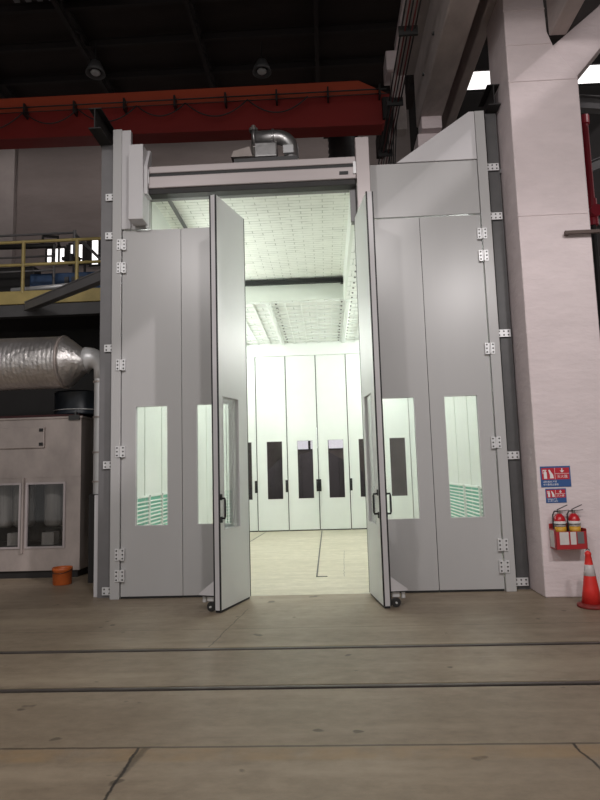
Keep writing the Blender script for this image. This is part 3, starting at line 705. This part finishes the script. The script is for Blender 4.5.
W(MB().box(-6.5, -4.1, 9.75, 11.0, 2.588, 2.64), 'sheet', mat('maroon_sheet', (.06, .014, .016), .7, 0, .3, 3), t, bevel=.01)
for ch in []: pass
# orange bucket
t = thing('orange_bucket', 'small round orange bucket standing in front of the steel cabinet', 'bucket', (-4.03, 9.05, 0))
MB().lathe([(.125, 0), (.135, .01), (.138, .2), (.146, .205), (.146, .25), (.138, .25), (.132, .21), (.12, .03), (.01, .03)], (0, 0, 0), 32).build('pail', 'orange', t)
MB().tube([(.15*math.cos(a), .15*math.sin(a)*.98, .225-.05*abs(math.sin(a))) for a in [R(d) for d in range(180, 361, 12)]], .004, 6).build('handle', 'bolt', t)

# ---------------------------------------------------------------- things on and by the pillar
YP = 7.47
def text_mesh(txt, size, x, z, y, m, parent, align='LEFT', sx=1):
    cu = bpy.data.curves.new('lettering', 'FONT'); cu.body = txt; cu.size = size; cu.align_x = align; cu.extrude = .0005
    o = bpy.data.objects.new('lettering', cu); dg = bpy.context.evaluated_depsgraph_get()
    col.objects.link(o); dg.update()
    me = bpy.data.meshes.new_from_object(o.evaluated_get(bpy.context.evaluated_depsgraph_get()))
    bpy.data.objects.remove(o)
    me.transform(Matrix.Translation((x, y, z)) @ Matrix.Rotation(R(90), 4, 'X') @ Matrix.Scale(sx, 4, (1, 0, 0)))
    me.transform(Matrix.Translation(-Vector(root_of(parent).location)))
    me.materials.clear(); me.materials.append(M[m])
    q = bpy.data.objects.new('lettering', me); col.objects.link(q); q.parent = parent; return q
def sign(x0, x1, z0, z1, label, big):
    t = thing('fire_sign', label, 'sign', ((x0+x1)/2, YP, z0), group='fire extinguisher signs')
    w_, h_ = x1-x0, z1-z0; y = YP-.002
    W(MB().box(x0, x1, y-.006, y, z0, z1), 'board', 'sign_blue', t)
    zb = z0+h_*.36; r0 = x0+.04*w_; r1 = x1-.04*w_; rt = z1-.08*h_; y2 = y-.006
    pr = W(MB().box(r0, r1, y2-.001, y2, zb, rt), 'red_field', 'sign_red', t)
    y3 = y2-.001; rw = r1-r0; rh = rt-zb; e = .0008
    def pict(mb, nm): return W(mb, nm, 'white', pr)
    xm = r0+rw*.48
    pict(MB().box(xm-.002, xm+.002, y3-e, y3, zb, rt), 'divider')
    pict(MB().box(xm, r1, y3-e, y3, zb+rh*.5-.002, zb+rh*.5+.002), 'divider')
    # extinguisher pictogram
    ex = r0+rw*.13; b_ = MB().box(ex-rw*.055, ex+rw*.055, y3-e, y3, zb+rh*.08, zb+rh*.6)
    b_.prism([(ex-rw*.055, zb+rh*.6), (ex+rw*.055, zb+rh*.6), (ex+rw*.02, zb+rh*.75), (ex-rw*.02, zb+rh*.75)], y3-e, y3)
    b_.box(ex-rw*.07, ex+rw*.05, y3-e, y3, zb+rh*.77, zb+rh*.85); b_.box(ex-rw*.09, ex-rw*.07, y3-e, y3, zb+rh*.5, zb+rh*.85)
    pict(b_, 'extinguisher_symbol')
    # hand pressing the button
    hx = r0+rw*.34
    b_ = MB().prism([(hx-rw*.09, zb+rh*.82), (hx-rw*.05, zb+rh*.86), (hx+rw*.07, zb+rh*.42), (hx+rw*.09, zb+rh*.1), (hx-rw*.05, zb+rh*.1), (hx-rw*.04, zb+rh*.35)], y3-e, y3)
    pict(b_, 'hand_symbol')
    ax = r0+rw*.74
    b_ = MB().box(ax-rw*.02, ax+rw*.02, y3-e, y3, zb+rh*.72, zb+rh*.95).prism([(ax-rw*.08, zb+rh*.76), (ax, zb+rh*.57), (ax+rw*.08, zb+rh*.76)], y3-e, y3)
    pict(b_, 'arrow_symbol')
    text_mesh('灭火器', rh*.30, ax, zb+rh*.14, y3, 'white', pr, 'CENTER')
    text_mesh('消防器材 严禁', h_*.105, x0+.07*w_, z0+h_*.215, y2, 'white', t)
    text_mesh('非火警禁止挪用', h_*.105, x0+.07*w_, z0+h_*.08, y2, 'white', t)
    return t
sign(2.595, 2.955, 1.305, 1.555, 'larger red and blue fire extinguisher sign, upper of two on the pillar', True)
sign(2.64, 2.885, 1.115, 1.285, 'smaller red and blue fire extinguisher sign under the larger one', False)
# extinguisher box
t = thing('extinguisher_box', 'open red wall box on the pillar holding two extinguishers', 'box', (2.83, 7.4, .58))
bx0, bx1, bz0, bz1, by0 = 2.65, 3.01, .59, .82, 7.27
b_ = MB().box(bx0, bx1, by0, by0+.006, bz0, bz1-.03).box(bx0, bx0+.006, by0, YP-.001, bz0, bz1).box(bx1-.006, bx1, by0, YP-.001, bz0, bz1).box(bx0, bx1, YP-.008, YP-.001, bz0, bz1+.05).box(bx0, bx1, by0, YP-.001, bz0-.006, bz0)
W(b_, 'box_shell', 'red_box', t, bevel=.002)
W(MB().box(2.695, 2.80, by0-.004, by0, .64, .785), 'pasted_paper', 'paper', t)
W(MB().box(2.82, 2.885, by0-.004, by0, .64, .785), 'pasted_paper', 'paper', t)
W(MB().box(2.90, 2.975, by0-.004, by0, .65, .785), 'inspection_card', 'mid_steel', t)
W(MB().box(bx0-.004, bx0, by0+.05, YP-.02, .6, .8), 'side_label', 'paper', t)
def extinguisher(x, label):
    t = thing('fire_extinguisher', label, 'extinguisher', (x, 7.37, .592), group='fire extinguishers on the pillar')
    r = .068
    MB().lathe([(.05, 0), (r, .01), (r, .33), (.055, .365), (.035, .39), (.02, .40)], (0, 0, 0), 32).build('cylinder_body', 'red', t)
    MB().lathe([(r+.001, .25), (r+.0012, .25), (r+.0012, .315), (r+.001, .315)], (0, 0, 0), 32).build('white_label', 'paper', t)
    MB().lathe([(r+.001, .17), (r+.0012, .17), (r+.0012, .25), (r+.001, .25)], (0, 0, 0), 32).build('yellow_label', 'label_yellow', t)
    MB().lathe([(r+.0014, .272), (r+.0016, .272), (r+.0016, .284), (r+.0014, .284)], (0, 0, 0), 32).build('print_band', 'bolt', t)
    MB().cyl((0, 0, .40), (0, 0, .44), .02, n=16).build('valve', 'brass', t)
    MB().bar((-.02, 0, .445), (.10, -.01, .50), .02, .008).bar((-.01, 0, .43), (.11, -.01, .44), .018, .006).build('squeeze_handle', 'bolt', t)
    MB().tube([(-.01, -.01, .43), (-.06, -.02, .43), (-.085, -.03, .39), (-.09, -.04, .3), (-.085, -.045, .15), (-.07, -.05, .08)], .009, 8).build('hose', 'black', t)
    return t
extinguisher(2.745, 'left of the two red fire extinguishers in the wall box')
extinguisher(2.915, 'right of the two red fire extinguishers in the wall box')
# traffic cone
t = thing('traffic_cone', 'red traffic cone with one white band, at the foot of the pillar', 'cone', (2.88, 6.97, 0))
MB().lathe([(.15, 0), (.155, .01), (.155, .03), (.12, .04), (.11, .045)], (0, 0, 0), 40).build('cone_base', 'cone_base', t)
def rad(z): return .105-(z-.045)*.145
MB().lathe([(rad(.045), .045), (rad(.2), .2), (rad(.33), .33), (rad(.47), .47), (rad(.56), .56), (.034, .565), (.034, .585), (.022, .60), (.008, .61)], (0, 0, 0), 40).build('cone_body', 'cone_red', t)
MB().lathe([(rad(.34)+.0005, .34), (rad(.34)+.002, .341), (rad(.46)+.002, .459), (rad(.46)+.0005, .46)], (0, 0, 0), 40).build('reflective_band', 'white_band', t)
MB().tube([(.02*math.cos(a), 0, .61+.018*math.sin(a)) for a in [R(d) for d in range(0, 181, 20)]], .005, 6).build('lift_ring', 'bolt', t)

# red pipe, bar and steelwork in the side bay
t = thing('red_pipe', 'upright red pipe with a valve, partly hidden behind the white pillar', 'pipe', (5.6, 12, 0))
W(MB().cyl((5.62, 12, 6.95), (5.62, 12, 8.75), .07, n=16).cyl((5.62, 12, 8.6), (5.62, 12, 8.78), .10, n=16), 'pipe', 'pipe_red', t)
W(MB().cyl((5.62, 12, 6.4), (5.62, 12, 6.95), .10, n=12).cyl((5.45, 12, 6.7), (5.8, 12, 6.7), .05, n=12).cyl((5.62, 11.8, 6.65), (5.62, 12, 6.65), .12, n=14), 'valve', 'pipe_red', t)
W(MB().cyl((5.62, 12, 0), (5.62, 12, 6.4), .05, n=12), 'riser', 'near_black', t)
t = thing('wall_bar', 'thin brown steel bar sticking out across the pillar at the right edge', 'bar', (3.3, 7.4, 4.5))
W(MB().box(3.10, 4.2, 7.38, 7.42, 4.46, 4.50).box(3.12, 3.16, 7.42, 7.47, 4.46, 4.50), 'bar', mat('brown_bar', (.09, .06, .05), .5), t)
def bay(p0, p1, w_, h_, m_, label):
    o = MB().ibeam(p0, p1, w_, h_, .02).bar(p0, p1, .04, h_*.9).build('steel_beam', m_); tag(o, label, 'beam', 'steel beams in the side bay')
bay((4.6, 12.6, 9.6), (8, 12.2, 8.9), .2, .3, 'mid_steel', 'grey steel beam high in the dark bay right of the pillar')
bay((4.9, 14, 8.0), (8.5, 14, 9.4), .15, .25, 'dark_steel', 'dark rising steel brace above the red pipe')
bay((4.9, 13, 7.3), (8.5, 13, 6.2), .15, .25, 'dark_steel', 'dark sloping steel brace beside the valve of the red pipe')
bay((4.9, 13.5, 5.4), (8.5, 13.5, 7.2), .12, .2, 'dark_steel', 'dark rising steel brace below the valve of the red pipe')
bay((6.4, 14.5, 0), (6.4, 14.5, 12), .3, .3, 'dark_steel', 'dark upright steel stanchion at the right edge')
# small bright gap between column and pillar
bb = MB().box(2.62, 2.66, 8.4, 8.43, 4.55, 5.3)

# ---------------------------------------------------------------- light
wd = bpy.data.worlds.new('world'); scene.world = wd; wd.use_nodes = True
wd.node_tree.nodes['Background'].inputs[0].default_value = (1, .96, .93, 1)
wd.node_tree.nodes['Background'].inputs[1].default_value = .47
def area(name, loc, target, size, energy, c):
    l = bpy.data.lights.new(name, 'AREA'); l.shape = 'DISK'; l.size = size; l.energy = energy; l.color = c
    o = bpy.data.objects.new(name, l); col.objects.link(o); o.location = loc
    o.rotation_euler = (Vector(target)-Vector(loc)).to_track_quat('-Z', 'Y').to_euler()
def spot(name, loc, target, energy, c, ang=100, blend=.6, r=.25):
    l = bpy.data.lights.new(name, 'SPOT'); l.energy = energy; l.color = c; l.spot_size = R(ang); l.spot_blend = blend; l.shadow_soft_size = r
    o = bpy.data.objects.new(name, l); col.objects.link(o); o.location = loc
    o.rotation_euler = (Vector(target)-Vector(loc)).to_track_quat('-Z', 'Y').to_euler()
spot('hall_fill', (-3.5, -1.0, 7.6), (-1.4, 5.2, 0), 640, (1, .95, .93), 120)  # two unseen front fills standing in for the hall's high bay lamps
spot('hall_fill', (1.6, -1.0, 7.4), (1.5, 6, 0), 820, (1, .95, .93), 115)
for x in (-9.5, -6.5, -3.2, 0):
    spot('hall_fill', (x, 15.0, 11.0), (x, 17.5, 9.3), 52, (1, .92, .88), 140)  # added fill hidden behind the crane, brightens the back wall
spot('hall_fill', (3.6, .5, 6.2), (3.0, 7.5, 2.6), 520, (1, .95, .94), 42, .8)  # added spot without a fixture, brightens the pillar
spot('hall_fill', (-1, 20, 6), (-.8, 27, 1), 420, (1, .93, .90), 120)  # added spot to brighten the hall beyond the booth
sun = bpy.data.lights.new('low_sun', 'SUN'); sun.energy = .9; sun.angle = R(1.5); sun.color = (1, .93, .93)
so = bpy.data.objects.new('low_sun', sun); col.objects.link(so); so.rotation_euler = Vector((-1, .93, -.85)).to_track_quat('-Z', 'Y').to_euler()

# ---------------------------------------------------------------- camera
cam = bpy.data.cameras.new('camera'); co = bpy.data.objects.new('camera', cam); col.objects.link(co)
cam.sensor_fit = 'VERTICAL'; cam.sensor_height = 36; cam.lens = 597.05*36/800; cam.clip_end = 200
r_ = Vector((0.99856096, 0.04515622, -0.02892981)); u_ = Vector((0.03395643, -0.11484503, 0.99280289)); f_ = Vector((-0.04150878, 0.99235656, 0.1162131))
mw = Matrix.Identity(4)
for i in range(3): mw[i][0] = r_[i]; mw[i][1] = u_[i]; mw[i][2] = -f_[i]
mw[2][3] = 1.6
co.matrix_world = mw
scene.camera = co
vs_ = scene.view_settings; vs_.view_transform = 'Standard'; vs_.look = 'None'; vs_.gamma = 1; vs_.use_curve_mapping = False
vs_.exposure = 0
